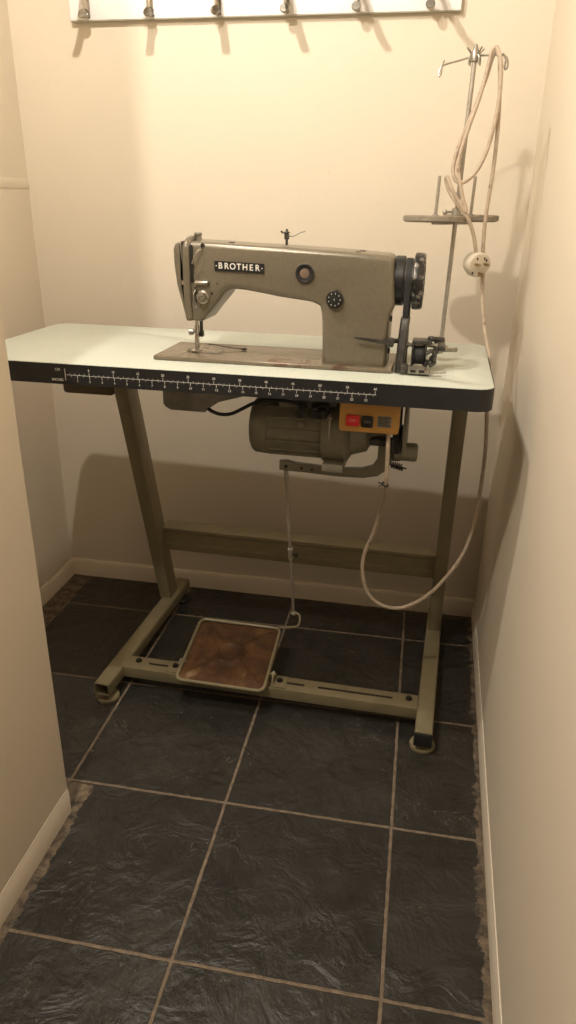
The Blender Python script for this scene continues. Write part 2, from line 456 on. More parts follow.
def leg(xt, xb):
    d0 = Vector((xt, .298, ZB - .004)); d1 = Vector((xb, .532, .0605))
    p = MB()
    q = [(-.015, -.031), (.015, -.031), (.015, .031), (-.015, .031)]
    q = rrect(-.019, -.031, .015, .031, .003, 2) if xt < .5 else rrect(-.015, -.031, .017, .031, .003, 2)
    p.loft([[(c.x + u, c.y + v, c.z) for u, v in q] for c in (d0, d1)])
    o = p.build('leg', M['frame'], tb)
    # the C-section seam
    return o
lgL = leg(.228, .2235); lgR = leg(1.010, 1.0125)
for xc in (.228, 1.010):
    p = MB(); p.prism([(xc - .03, .06), (xc + .03, .06), (xc + .03, .41), (xc - .03, .41)], xy, ZB - .005, ZB - .0005)
    if xc > .5: p.prism([(.30, .822), (.40, .822), (.385, .795), (.315, .795)], yz, 1.034, 1.038)
    p.build('mounting_plate', M['frame'], tb)
# rear crossbar, an open channel
p = MB()
prof = [(.476, .309), (.520, .309), (.520, .304), (.483, .304), (.483, .250), (.486, .244), (.500, .238), (.500, .234), (.482, .234), (.472, .240), (.470, .250), (.470, .258), (.477, .264), (.477, .292), (.470, .298), (.471, .306)]
p.prism(prof, yz, .238, .999)
p.build('crossbar', M['frame'], tb)
# pedal bar with slots and bolts
p = MB(); ya, yb, za, zb2 = .147, .200, .030, .060
p.box((.236, ya, za), (.984, yb, zb2), .003); bar = p.build('pedal_bar', M['frame'], tb)
for a_, b_ in ((.300, .362), (.662, .708), (.740, .924)):
    p = MB(); p.prism(rrect(a_, .1715, b_, .1785, .0033, 3), xy, .0597, .0605)
    p.build('slot', M['bolt'], bar, label='dark slot cut in the pedal bar')
for x in (.271, .962):
    p = MB(); p.lathe((x, .180, .0598), (0, 0, 1), [(0, .009), (.002, .009), (.0025, .0065), (.007, .0062), (.008, .003)], 6); p.build('bolt', M['bolt'], bar)
# treadle
pd = MB()
A_ = Vector((.394, .104, .076)); B_ = Vector((.622, .104, .076)); C_ = Vector((.615, .336, .113)); D_ = Vector((.388, .336, .113))
def quad(u, v, h=0):
    a = A_.lerp(B_, u); b = D_.lerp(C_, u); q = a.lerp(b, v); n_ = (B_ - A_).cross(D_ - A_).normalized(); return q + n_ * h
rim = [quad(u, v) for u, v in rrect(.015, .015, .985, .985, .075, 6)]
pd.tube(rim, .0042, 8, True)
tr = pd.build('treadle_frame', M['frame'], tb)
pl = MB(); G = 34
def ph(u, v):
    h = -.004
    du, dv = u - .5, v - .5
    dd = math.hypot(du, dv)
    for s_ in (1, -1):
        t = abs(du - s_ * dv) / math.sqrt(2)
        if .17 < dd < .60: h += .009 * math.exp(-(t / .024) ** 2)
    h += .009 * math.exp(-((dd - .15) / .025) ** 2)
    return h
grid = [[pl.bm.verts.new(quad(.03 + .94 * i / G, .03 + .94 * j / G, ph(i / G, j / G))) for i in range(G + 1)] for j in range(G + 1)]
for j in range(G):
    for i in range(G): pl.bm.faces.new((grid[j][i], grid[j][i + 1], grid[j + 1][i + 1], grid[j + 1][i]))
low = bmesh.ops.extrude_face_region(pl.bm, geom=list(pl.bm.faces)); vv = [g for g in low['geom'] if isinstance(g, bmesh.types.BMVert)]
bmesh.ops.translate(pl.bm, verts=vv, vec=(0, 0, -.0025))
pl.build('treadle_plate', M['rust'], tr, label='rusty brown embossed foot plate', angle=60)
for x0_, sgn in ((.390, -1), (.627, 1)):
    p = MB()
    p.box((min(x0_, x0_ + sgn * .036), .150, .0603), (max(x0_, x0_ + sgn * .036), .196, .0635), .001)
    p.prism([(.156, .061), (.190, .061), (.186, .082), (.176, .090), (.166, .082)], yz, x0_, x0_ + sgn * .004)
    p.cyl((x0_ - sgn * .012, .176, .080), (x0_ + sgn * .007, .176, .080), .005, n=12)
    br = p.build('pivot_bracket', M['frame'], tr)
    q = MB(); xb_ = x0_ + sgn * .018
    q.lathe((xb_, .176, .0634), (0, 0, 1), [(0, .0085), (.002, .0085), (.0025, .006), (.006, .006)], 6); q.build('bolt', M['bolt'], br)
# treadle arm (bent wire) and pull rod
p = MB()
p.tube(smooth_path([(.560, .334, .108), (.612, .338, .112), (.648, .341, .118), (.658, .350, .123), (.657, .366, .134), (.650, .373, .140), (.637, .374, .142)], 4), .0032, 8)
p.build('treadle_arm', M['frame'], tr)
p = MB(); r0 = Vector((.650, .186, .622)); r1 = Vector((.638, .373, .141)); dv = (r1 - r0)
p.cyl(r0, r0 + dv * .08, .0052, n=12); p.cyl(r0 + dv * .07, r1, .0036, n=10)
p.cyl(r0 + dv * .505, r0 + dv * .575, .0062, n=12); p.sphere(r1, .0075)
rod = p.build('pull_rod', simple('pale_rod', (.46, .42, .35), .4, .3), tb)
p = MB(); c = r0 + dv * .54
p.cyl(c + Vector((-.004, 0, 0)), c + Vector((.016, -.004, 0)), .0028, n=8); p.cyl(c + Vector((.013, -.0035, 0)), c + Vector((.019, -.0042, 0)), .006, n=8); p.build('clamp_screw', M['bolt'], rod)

# ------------------------------------------------------------------ sewing machine
YF_ = .098; YK = .197
sm = thing('sewing_machine', 'grey-brown industrial lockstitch sewing machine with a black name plate on the table top', 'sewing machine', (.63, .15, ZT))
p = MB(); p.prism(rrect(.3985, .080, .8705, .242, .004, 2), xy, ZT + .0002, ZT + .0085, .0022, 3)
bed = p.build('bed', M['bed'], sm)
p = MB()
p.box((.452, .132, ZT + .0082), (.520, .170, ZT + .0098), .0006)
p.build('needle_plate', M['steel'], bed)
p = MB(); p.box((.4005, .085, ZT + .0083), (.4500, .2375, ZT + .0090), .0004); p.build('slide_cover', M['bed'], bed)
arm = [(0.4655, 1.0860), (0.4780, 1.0862), (0.5300, 1.0850), (0.5750, 1.0830), (0.6300, 1.0815), (0.6880, 1.0795), (0.7800, 1.0759), (0.8460, 1.0714), (0.8545, 1.0689), (0.8585, 1.0639), (0.8625, 1.0300), (0.8655, 0.9880), (0.8650, 0.9810), (0.8605, 0.9720), (0.8575, 0.9600), (0.8575, 0.9150), (.8575, ZT - .001),
       (.7345, ZT - .001), (0.7335, 0.9170), (0.7320, 0.9500), (0.7305, 0.9660), (0.7275, 0.9780), (0.7210, 0.9815), (0.7120, 0.9850), (0.6878, 0.9877), (0.6518, 0.9917), (0.6133, 0.9975), (0.5850, 1.0015), (0.5620, 1.0030), (0.5520, 1.0015), (0.5430, 0.9955), (0.5320, 0.9815), (0.5120, 0.9590), (0.4985, 0.9415), (0.4925, 0.9395), (0.4740, 0.9400), (0.4655, 0.9500)]
p = MB(); p.prism(arm, xz, YF_, YK, .011, 5)
armo = p.build('arm', M['machine'], sm, angle=50)
# face plate at the needle end
fp = [(.4690, 1.0893), (.4600, 1.0885), (.4515, 1.0835), (.4475, 1.074), (.4480, 1.045), (.4510, 1.010), (.4600, .975), (.4715, .9405), (.4690, .9405)]
fp = [(.4630, 1.0860), (.4570, 1.0855), (.4485, 1.0810), (.4445, 1.072), (.4450, 1.045), (.4490, 1.008), (.4575, .975), (.4655, .9405), (.4740, .9400), (.4685, .975), (.4630, 1.008)]
p = MB(); p.prism(fp, xz, YF_ - .0015, YK - .004, .005, 4); face = p.build('face_plate', M['machine'], sm, angle=50)
p = MB(); p.tube(smooth_path([(.4750, .160, 1.089), (.4740, .118, 1.088), (.4715, .101, 1.081), (.4710, .0955, 1.066), (.4710, .0955, 1.03), (.4705, .0955, 1.000), (.4725, .098, .945)], 5), .0072, 12)
p.build('take_up_guard', M['machine'], armo)
p = MB(); p.box((.4778, .0955, 1.013), (.4835, .0990, 1.080), .0010); p.build('take_up_slot', M['black'], armo)
p = MB(); p.prism([(.4622, 1.086), (.4645, 1.086), (.4645, 1.005), (.4700, .945), (.4672, .945), (.4622, 1.005)], xz, .0955, .0990); p.build('face_seam', M['black'], armo)
p = MB(); p.tube(smooth_path([(.4825, .098, 1.050), (.484, .090, 1.047), (.487, .088, 1.053), (.496, .088, 1.069), (.501, .091, 1.073), (.503, .098, 1.074)], 4), .0014, 6)
p.build('thread_guard', M['chrome'], armo)
# presser adjusting screw on the top
p = MB(); p.lathe((.4850, .128, 1.0845), (0, 0, 1), [(0, .0060), (.004, .0060), (.005, .0046), (.0095, .0046), (.011, .0072), (.0145, .0078), (.0150, .0068), (.0165, .0064)], 18)
p.build('presser_screw', M['steel'], armo)
# thread guide bar
p = MB()
p.box((.4600, .0930, 1.0075), (.4725, .0990, 1.0170), .001); p.cyl((.466, .0935, 1.012), (.466, .089, 1.012), .0035, n=12)
p.box((.4860, .0935, 1.0090), (.5150, .0985, 1.0175), .002); p.tube([(.488, .0905, 1.014), (.500, .0895, 1.0145), (.512, .0905, 1.0145)], .0016, 6)
p.build('thread_guide', M['chrome'], armo)
# tension unit
p = MB(); o_ = (.5015, .099, .9870); d_ = (0, -1, 0)
p.lathe(o_, d_, [(0, .0115), (.003, .0118), (.004, .0105), (.0045, .0120), (.007, .0125), (.009, .0095), (.012, .0090), (.0165, .0085), (.017, .0055), (.019, .005)], 26)
tu = p.build('tension_disc', M['steel'], armo)
p = MB(); p.lathe((.4990, .0838, .9875), d_, [(0, .0035), (.001, .0035)], 12); p.build('tension_stud', M['black'], tu)
p = MB(); p.tube(smooth_path([(.487, .098, 1.000), (.4835, .094, .993), (.4835, .093, .985), (.486, .094, .976), (.4865, .098, .966)], 4), .0016, 6); p.build('check_spring', M['chrome'], armo)
p = MB(); p.box((.4865, .0960, .979), (.4900, .0990, 1.001), .0008); p.build('spring_slot', M['black'], armo)
for (x, z, r_) in ((.503, 1.0795, .0042), (.5185, .994, .0025), (.5300, 1.0125, .0016), (.486, 1.0035, .002)):
    p = MB(); p.lathe((x, .0985, z), d_, [(0, r_), (.001, r_), (.0012, r_ * .4)], 12); p.build('screw', M['bolt'], armo)
for (x, y) in ((.552, .125), (.792, .115), (.797, .150)):
    p = MB(); p.lathe((x, y, 1.0725 if x > .7 else 1.0820), (0, 0, 1), [(0, .006), (.003, .006), (.0036, .0045)], 14); p.build('oil_cap', M['bolt'], armo)
# thread post on the arm
p = MB(); p.cyl((.6555, .135, 1.082), (.6555, .135, 1.106), .0024, n=10); p.lathe((.6555, .135, 1.092), (0, 0, 1), [(0, .0030), (.001, .0048), (.010, .0048), (.011, .003)], 14)
p.lathe((.6555, .135, 1.1035), (0, 0, 1), [(0, .0055), (.0012, .0062), (.0022, .0055), (.0024, .0025), (.007, .002)], 14)
p.tube([(.648, .131, 1.103), (.645, .130, 1.107)], .0012, 6)
p.tube(smooth_path([(.6555, .135, 1.097), (.664, .135, 1.0985), (.668, .135, 1.098), (.682, .137, 1.105), (.690, .138, 1.107)], 4), .0010, 6)
p.tube(smooth_path([(.6555, .135, 1.104), (.648, .135, 1.1035), (.6465, .135, 1.107)], 3), .0012, 6)
p.build('thread_post', M['dark_steel'], armo)
# name plate
p = MB(); p.prism([(.5258, 1.0355), (.6212, 1.0335), (.6212, 1.0508), (.5258, 1.0535)], xz, .0955, .0985); npl = p.build('name_plate', M['black'], armo)
p = MB()
for k, chv in enumerate('BROTHER'):
    t = k / 6; p.text(chv, .0155, (.5375 + .0715 * t, .0953, 1.0446 - .0020 * t), (1, 0, -.02), (0, 0, 1), .0003, xs=.95)
p.box((.5285, .0951, 1.0438), (.5305, .0957, 1.0458)); p.box((.6168, .0951, 1.0415), (.6188, .0957, 1.0435))
p.build('lettering', M['bright_white'], npl)
# widen letter spacing handled by the plate width
# oil sight window
p = MB(); p.lathe((.6985, .0995, 1.0365), d_, [(0, .0190), (.0035, .0187), (.004, .016)], 32); ring_ = p.build('window_ring', M['machine'], armo)
p = MB(); p.lathe((.6985, .0962, 1.0365), d_, [(0, .0172), (.0025, .0172), (.003, .0158), (.0012, .0098)], 32); p.build('oil_window', M['black'], armo)
p = MB(); p.lathe((.6985, .0955, 1.0365), d_, [(0, .0090), (.0012, .0088), (.0018, .005)], 20); p.build('window_glass', simple('oil_glass', (.22, .16, .12), .15, .2), armo)
# stitch dial
p = MB(); pr = []
p.lathe((.7560, .0990, .9930), d_, [(0, .0162), (.008, .0160), (.010, .0142), (.0102, .0065), (.0112, .006)], 18); dial = p.build('stitch_dial', M['black'], armo)
p = MB()
for k in range(9):
    a = 2 * PI * k / 9; cx_, cz_ = .7560 + .0108 * math.cos(a), .9930 + .0108 * math.sin(a)
    p.box((cx_ - .0007, .0884, cz_ - .0012), (cx_ + .0007, .0893, cz_ + .0012))
p.box((.7555, .0872, .991), (.7565, .0882, .995))
p.build('dial_marks', M['white'], dial)
p = MB(); p.lathe((.7575, .0985, 1.0128), d_, [(0, .003), (.003, .0028)], 10); p.build('dial_pointer', M['machine'], armo)
# reverse lever
p = MB()
p.loft([[(x, y + a * .5, z + b) for a, b in ((-t, -t), (t, -t), (t, t), (-t, t))] for x, y, z, t in ((.797, .086, .9265, .0012), (.820, .085, .9245, .0026), (.845, .086, .9215, .0034), (.862, .090, .9205, .0042))])
p.box((.8570, .086, .9120), (.8700, .100, .9285), .0025); p.cyl((.852, .0985, .9205), (.876, .112, .9205), .0045, n=12)
p.build('reverse_lever', M['dark_steel'], armo)
for z in (.958, .898):
    p = MB(); p.lathe((.8570, .130, z), (1, 0, 0), [(0, .0055), (.004, .0055), (.0045, .003)], 12); p.build('side_screw', M['bolt'], armo)
# needle bar, presser bar and foot
p = MB(); p.cyl((.4690, .150, .942), (.4690, .150, .897), .0038, n=12); p.lathe((.4690, .150, .9105), (0, 0, 1), [(0, .0052), (.014, .0052)], 12)
p.cyl((.4690, .150, .900), (.4690, .150, .876), .0010, n=8)
p.build('needle_bar', M['chrome'], sm)
p = MB(); p.cyl((.4740, .163, .942), (.4740, .163, .900), .0036, n=12); p.box((.4700, .157, .9005), (.4785, .168, .9120), .001)
pb = p.build('presser_bar', M['dark_steel'], sm)
p = MB(); p.lathe((.4670, .148, .9115), (-1, -.15, 0), [(0, .0032), (.004, .0032), (.0045, .0062), (.0135, .0062), (.0145, .005)], 14); p.build('thumb_screw', M['steel'], pb)
p = MB(); p.box((.4660, .141, .8770), (.4735, .151, .9060), .001); p.box((.4630, .128, .8742), (.4770, .156, .8772), .001); p.tube(smooth_path([(.4630, .128, .876), (.4610, .122, .878), (.4590, .118, .884)], 3), .0022, 6)
p.build('presser_foot', M['chrome'], pb)
p = MB(); p.tube(smooth_path([(.4900, .150, .8880), (.505, .160, .8850), (.530, .172, .8790), (.552, .180, .8760), (.558, .182, .8745)], 4), [.0011] * 12 + [.0016] * 5, 6); p.build('thread_finger', M['dark_steel'], bed)
p = MB(); p.sphere((.5590, .182, .8755), .005, (1.3, .8, .5)); p.build('finger_knob', M['bolt'], bed)
# handwheel assembly
HW = (.150, 1.0245)
p = MB(); p.lathe((.8600, HW[0], HW[1]), (1, 0, 0), [(0, .0430), (.002, .0446), (.0165, .0446), (.0185, .0430), (.0185, .036), (.0195, .036)], 40)
hw0 = p.build('wheel_collar', M['black'], sm)
p = MB(); p.lathe((.8780, HW[0], HW[1]), (1, 0, 0), [(0, .0405), (.004, .0405), (.0062, .0345), (.0095, .0345), (.0118, .0395), (.016, .0395)], 40); p.build('belt_groove', M['dark_steel'], sm)
p = MB(); p.lathe((.8945, HW[0], HW[1]), (1, 0, 0), [(0, .0470), (.0015, .0500), (.0060, .0508), (.0160, .0500), (.0195, .0475), (.0200, .037), (.0150, .034), (.0145, .012), (.0200, .011), (.0210, .006)], 44)
hw = p.build('handwheel', M['worn_wheel'], sm, label='black handwheel with worn metal rim')

# ------------------------------------------------------------------ V belt (its own thing) and slot
# belt loops the wheel groove and the motor pulley
zM = .705; yM = .165; rM = .034; rH = .0372
pts = []
for k in range(13):
    a = PI * k / 12; pts.append(Vector((.8860, HW[0] + rH * math.cos(a), HW[1] + rH * math.sin(a))))
for k in range(13):
    a = PI + PI * k / 12; pts.append(Vector((.8875, yM + rM * math.cos(a), zM + rM * math.sin(a))))
rings = []
L_ = len(pts)
for i in range(L_):
    d = (pts[(i + 1) % L_] - pts[i - 1]).normalized(); s_ = Vector((1, 0, 0)); o__ = d.cross(s_).normalized()
    rings.append([pts[i] + s_ * a * .0052 + o__ * b * .0040 for a, b in ((-1, 1), (1, 1), (.7, -1), (-.7, -1))])
tag(MB().loft(rings, closed_path=True).build('drive_belt', M['rubber']), 'black rubber drive belt running from the handwheel down through the table to the motor', 'belt')
# belt guard on the table top
bg = MB()
gpath = [(.8785, .112, .962), (.8775, .106, .945), (.8765, .100, .920), (.8755, .0955, .895), (.8750, .093, ZT + .0004)]
bg.loft([[Vector((x + a, y + b, z)) for a, b in ((0, 0), (.003, -.004), (.0135, -.004), (.0165, 0), (.0165, .030), (.0135, .030), (.0135, .001), (.003, .001), (.003, .030), (0, .030))] for x, y, z in smooth_path(gpath, 5)])
bgo = bg.build('belt_guard', M['dark_steel']); tag(bgo, 'dark metal belt guard standing on the table under the handwheel', 'belt guard')

# ------------------------------------------------------------------ bobbin winder
bw = thing('bobbin_winder', 'oily black and steel bobbin winder on the table right of the sewing machine', 'bobbin winder', (.918, .11, ZT))
p = MB(); p.box((.9000, .0775, ZT + .0002), (.9400, .150, ZT + .004), .001); p.box((.9000, .0775, ZT + .0002), (.9385, .0805, ZT + .0165), .001)
base = p.build('base_plate', M['steel'], bw)
for (x, z) in ((.9095, .8725), (.9255, .8728)):
    p = MB(); p.box((x - .005, .0765, z - .0022), (x + .005, .0785, z + .0022), .0005); p.build('slot', M['bolt'], base)
p = MB(); p.lathe((.8925, .083, .8665), (0, 0, 1), [(0, .0075), (.004, .0090), (.012, .0090), (.0165, .0075), (.018, .004)], 18)
p.cyl((.893, .085, .873), (.905, .090, .873), .004, n=10); p.build('adjusting_screw', M['dark_steel'], bw)
p = MB(); p.box((.9030, .108, ZT + .003), (.9060, .138, .912), .001); p.box((.9275, .106, ZT + .003), (.9310, .136, .922), .001)
p.box((.9030, .104, .9180), (.9400, .142, .9235), .0015); p.box((.9030, .104, .9090), (.9065, .142, .9200), .001); p.build('bracket', M['dark_steel'], bw)
p = MB(); p.lathe((.9060, .1180, .8950), (1, 0, 0), [(0, .0175), (.002, .0195), (.004, .0165), (.0175, .0165), (.0195, .0195), (.0215, .0175)], 26)
p.build('winding_wheel', M['rubber'], bw)
p = MB(); p.box((.906, .092, .8700), (.928, .104, .8755), .0015); p.build('brake_shoe', M['chrome'], bw)
p = MB(); p.cyl((.893, .118, .9135), (.950, .124, .9135), .0038, n=12); p.lathe((.8905, .118, .9135), (1, 0, 0), [(0, .006), (.006, .006)], 12); p.build('spindle', M['steel'], bw)
p = MB()
p.tube(smooth_path([(.930, .110, .9000), (.940, .112, .905), (.946, .115, .898), (.940, .118, .889), (.947, .122, .882), (.938, .118, .876)], 4), .0042, 8)
p.cyl((.934, .120, .926), (.958, .150, .920), .0048, n=12); p.sphere((.938, .120, .9265), .0050); p.sphere((.952, .140, .9225), .0048)
p.cyl((.9450, .130, .885), (.9480, .132, .920), .0048, n=8)
p.box((.9420, .112, .8840), (.9470, .152, .9100), .0015); p.box((.946, .128, .902), (.965, .160, .9105), .002)
p.cyl((.930, .100, .878), (.936, .098, .890), .004, n=10)
p.build('trip_lever', M['dark_steel'], bw)
p = MB(); p.cyl((.9580, .146, .9015), (.986, .165, .9000), .0042, n=12); p.lathe((.950, .138, .9015), (1, .6, 0), [(0, .006), (.010, .006)], 10); p.build('tension_post', M['steel'], bw)
p = MB(); p.box((.9400, .080, ZT + .0002), (.9620, .0815, ZT + .0012)); p.tube([(.936, .086, ZT + .003), (.970, .094, ZT + .006)], .0014, 6); p.build('mounting_tongue', M['steel'], bw)

# ------------------------------------------------------------------ thread stand
ts = thing('thread_stand', 'tall steel cone thread stand with two round discs behind the handwheel', 'thread stand', (.956, .385, ZT))
p = MB(); p.lathe((.956, .385, ZT + .0003), (0, 0, 1), [(0, .0165), (.003, .0165), (.004, .010), (.020, .0085), (.022, .006)], 20)
p.build('base_nut', M['steel'], ts)
p = MB(); p.cyl((.956, .385, ZT + .003), (.9675, .385, 1.42), .0046, n=12)
pts = []
for k in range(90):
    t = k / 89; z = 1.135 + t * (1.415 - 1.135); x = .956 + (.0115) * (z - ZT) / .556; a = t * 2 * PI * 16
    pts.append((x + .0042 * math.cos(a), .385 + .0042 * math.sin(a), z))
p.tube(pts, .0012, 5)
p.build('rod', M['zinc'], ts)
def disc(cx_, cy_, z, r_, tl):
    p = MB(); p.lathe((cx_, cy_, z - .002), tl, [(0, r_ * .90), (.003, r_), (.0110, r_), (.0135, r_ * .96), (.0115, r_ * .90), (.0115, .008), (.015, .007)], 48)
    d1 = p.build('spool_disc', M['disc'], ts)
    p = MB(); p.cyl((cx_, cy_, z + .008), (cx_ + .002, cy_, z + .086), .0036, .0034, n=10); p.build('spool_pin', M['zinc'], d1)
disc(.9195, .370, 1.1235, .0655, (0, .02, 1)); disc(.992, .448, 1.1255, .060, (0, 0, 1))
p = MB(); p.beam((.9175, .374, 1.1195), (.992, .448, 1.1195), .014, .004, .001)
p.lathe((.9615, .385, 1.1300), (0, 0, 1), [(0, .0095), (.020, .0095), (.021, .008)], 16); p.cyl((.952, .380, 1.143), (.940, .376, 1.142), .0024, n=8); p.sphere((.9385, .3755, 1.142), .0052)
p.build('cross_arm', M['zinc'], ts)
p = MB(); c = Vector((.9675, .385, 1.408))
p.lathe(c, (0, 0, 1), [(0, .005), (.002, .0078), (.016, .0085), (.021, .006), (.028, .0035), (.031, .002)], 14)
for a in (0.5, 2.3, 3.6, 5.4):
    dx, dy = math.cos(a), math.sin(a)
    p.tube(smooth_path([c + Vector((dx * .006, dy * .006, .012)), c + Vector((dx * .012, dy * .012, .018)), c + Vector((dx * .018, dy * .018, .024))], 3), .0016, 6)
    p.tube(smooth_path([c + Vector((dx * .007, dy * .007, .014)), c + Vector((dx * .012, dy * .012, .008)), c + Vector((dx * .012, dy * .012, -.004))], 3), .0016, 6)
p.build('top_clamp', M['steel'], ts)
p = MB()
p.tube(smooth_path([(.964, .383, 1.4185), (.940, .375, 1.411), (.915, .368, 1.404), (.906, .365, 1.399), (.902, .364, 1.388), (.904, .362, 1.383), (.907, .361, 1.388), (.908, .360, 1.400), (.911, .358, 1.409)], 5), .0019, 6)
p.tube(smooth_path([(.970, .384, 1.4195), (.998, .378, 1.4190), (1.016, .374, 1.4185), (1.026, .372, 1.414), (1.030, .371, 1.402), (1.027, .370, 1.394), (1.024, .369, 1.398), (1.025, .368, 1.410), (1.018, .367, 1.420)], 5), .0019, 6)
p.build('thread_arm', M['zinc'], ts)

# ------------------------------------------------------------------ motor under the table
mo = thing('clutch_motor', 'olive grey clutch motor hanging under the middle of the sewing table', 'motor', (.72, .18, .62))
yC, zC = .185, .7165
def fins(p, x0_, x1_, r_, n_, a0, a1):
    for k in range(n_):
        a = a0 + (a1 - a0) * k / (n_ - 1); d = Vector((0, math.cos(a), math.sin(a)))
        p.beam(Vector((x0_, yC, zC)) + d * r_, Vector((x1_, yC, zC)) + d * r_, .0055, .009, .001, up=d)
p = MB(); p.lathe((.577, yC, zC), (1, 0, 0), [(0, .034), (.002, .048), (.006, .056), (.012, .0595), (.040, .0615), (.042, .0590), (.052, .0575), (.157, .0575), (.158, .052)], 44)
body = p.build('motor_housing', M['motor'], mo)
p = MB(); fins(p, .618, .735, .0575, 10, PI * .55, PI * 1.75); p.build('cooling_fins', M['motor'], body)
p = MB(); p.lathe((.733, yC, zC), (1, 0, 0), [(0, .058), (.001, .0665), (.006, .068), (.048, .068), (.052, .064), (.060, .050), (.092, .040), (.096, .030), (.115, .014), (.135, .012)], 44)
ch = p.build('clutch_housing', M['motor'], mo)
p = MB(); p.box((.700, .150, .768), (.760, .220, ZB - .0015), .004); p.box((.640, .150, .765), (.680, .220, ZB - .0015), .004); p.box((.620, .120, .8165), (.800, .25, ZB - .0012), .001)
p.build('mounting_bracket', M['motor'], mo)
p = MB(); p.box((.740, .110, .6475), (.784, .190, .664), .004); p.build('housing_foot', M['motor'], ch)
p = MB(); p.lathe((.693, .126, .765), (0, -1, 0), [(0, .010), (.006, .0095), (.007, .006), (.010, .006)], 18); p.build('cable_gland', M['black'], body)
p = MB(); p.box((.712, .120, .757), (.748, .145, .785), .004); p.sphere((.722, .119, .778), .008); p.sphere((.738, .118, .772), .009); p.build('terminal_block', M['black'], body)
p = MB(); p.lathe((.693, .127, .738), (0, -1, 0), [(0, .008), (.004, .0078), (.005, .004)], 14); p.build('boss', M['motor'], body)
p = MB(); p.cyl((.752, .1165, .768), (.752, .1165, .715), .0018, n=6); p.lathe((.752, .1175, .760), (0, -1, 0), [(0, .0052), (.005, .005)], 8); p.build('adjusting_bolt', M['steel'], ch)
p = MB(); p.lathe((.8785, yM, zM), (1, 0, 0), [(0, .038), (.004, .038), (.0065, .032), (.0115, .032), (.0140, .038), (.018, .038)], 32); p.cyl((.830, yM, zM), (.880, yM, zM), .010, n=14)
p.build('motor_pulley', M['dark_steel'], mo)
p = MB(); p.prism([(.100, .700), (.105, .780), (.125, .812), (.190, .815), (.200, .810), (.200, .700)], yz, .9000, .9070, .002, 2)
p.build('pulley_cover', M['motor'], mo)
p = MB(); p.lathe((.882, .148, .6925), (1, 0, 0), [(0, .014), (.002, .0185), (.044, .0190), (.048, .0165), (.049, .011)], 30)
p.build('brake_hub', M['motor'], mo)
# actuating lever
p = MB(); ylv = .190
lev = [(.636, .618), (.636, .638), (.652, .640), (.672, .636), (.760, .632), (.815, .636), (.838, .644), (.848, .660), (.848, .692), (.876, .692), (.876, .656), (.868, .636), (.850, .622), (.820, .615), (.760, .6135), (.690, .6165), (.650, .617)]
p.prism(lev, xz, ylv - .012, ylv + .006, .003, 2); lv = p.build('lever', M['motor'], mo)
for x, z in ((.6505, .6285), (.686, .6265), (.709, .6255)):
    p = MB(); p.lathe((x, ylv - .0118, z), (0, -1, 0), [(0, .0032), (.0006, .0032)], 12); p.build('hole', M['bolt'], lv)
p = MB(); p.cyl((.652, .178, .6270), (.652, .205, .6270), .004, n=10); p.build('rod_pin', M['steel'], lv)
p = MB(); pts = []
for k in range(60):
    t = k / 59; a = t * 2 * PI * 6; pts.append((.876 + t * .026, .180 + .0068 * math.cos(a), .652 - t * .006 + .0068 * math.sin(a)))
p.tube(pts, .0013, 5); p.cyl((.868, .180, .653), (.910, .180, .6445), .0016, n=6); p.build('spring', M['bolt'], mo)

# ------------------------------------------------------------------ switch box
sb = thing('switch_box', 'amber yellow on and off switch box under the front edge of the table', 'switch', (.835, .06, .756))
p = MB(); p.prism(rrect(.7800, .7560, .8930, .8160, .005, 3), xz, .048, .092, .004, 3); bx = p.build('housing', M['yellow'], sb)
p = MB(); p.box((.800, .055, .814), (.874, .085, ZB - .0012)); p.build('mounting_tab', M['yellow'], sb)
p = MB(); p.prism(rrect(.7935, .7690, .8195, .7905, .003, 3), xz, .0415, .0485, .002, 2); rb = p.build('off_button', M['red'], sb, label='red off button')
p = MB(); p.text('OFF', .0072, (.8065, .0413, .7800), (1, 0, 0), (0, 0, 1), .0002); p.build('lettering', simple('pink_ink', (.75, .30, .30), .5), rb)
p = MB(); p.prism(rrect(.8230, .7680, .8450, .7900, .003, 3), xz, .0425, .0485, .002, 2); kb = p.build('on_button', M['black'], sb, label='black on button')
p = MB(); p.text('ON', .0075, (.8340, .0423, .7790), (1, 0, 0), (0, 0, 1), .0002); p.build('lettering', M['grey_plate'], kb)
p = MB(); p.prism(rrect(.8525, .7690, .8790, .7910, .0015, 2), xz, .0475, .0485); rp = p.build('rating_plate', M['grey_plate'], sb, label='grey rating plate')
p = MB()
for k in range(5): p.box((.8550, .0470, .7725 + k * .0037), (.8765 - .004 * (k % 2), .0476, .7738 + k * .0037))
p.build('printed_lines', M['bolt'], rp)

# ------------------------------------------------------------------ oil pan under the machine
op = thing('oil_pan', 'dark grey metal oil pan hanging below the table under the needle end', 'oil pan', (.47, .15, .757))
p = MB()
p.prism([(.4065, ZB - .0012), (.4065, .770), (.4110, .764), (.4220, .758), (.4960, .7575), (.5040, .766), (.5260, .781), (.5900, .800), (.6000, ZB - .0012)], xz, .100, .225, .003, 2)
pan = p.build('pan', simple('oily_metal', (.19, .185, .165), .40, .3, .3, 25), op)
p = MB(); p.box((.4180, .0975, .8060), (.4260, .1005, .8120), .0005); p.build('clip', M['white'], pan)
cb = MB(); cb.tube(smooth_path([(.500, .105, .7680), (.512, .100, .762), (.530, .100, .757), (.552, .102, .759), (.575, .108, .770), (.600, .116, .782), (.640, .122, .788), (.685, .122, .784), (.693, .1195, .770)], 6), .0038, 8)
tag(cb.build('motor_cable', M['rubber']), 'black cable drooping between the oil pan and the motor', 'cable')

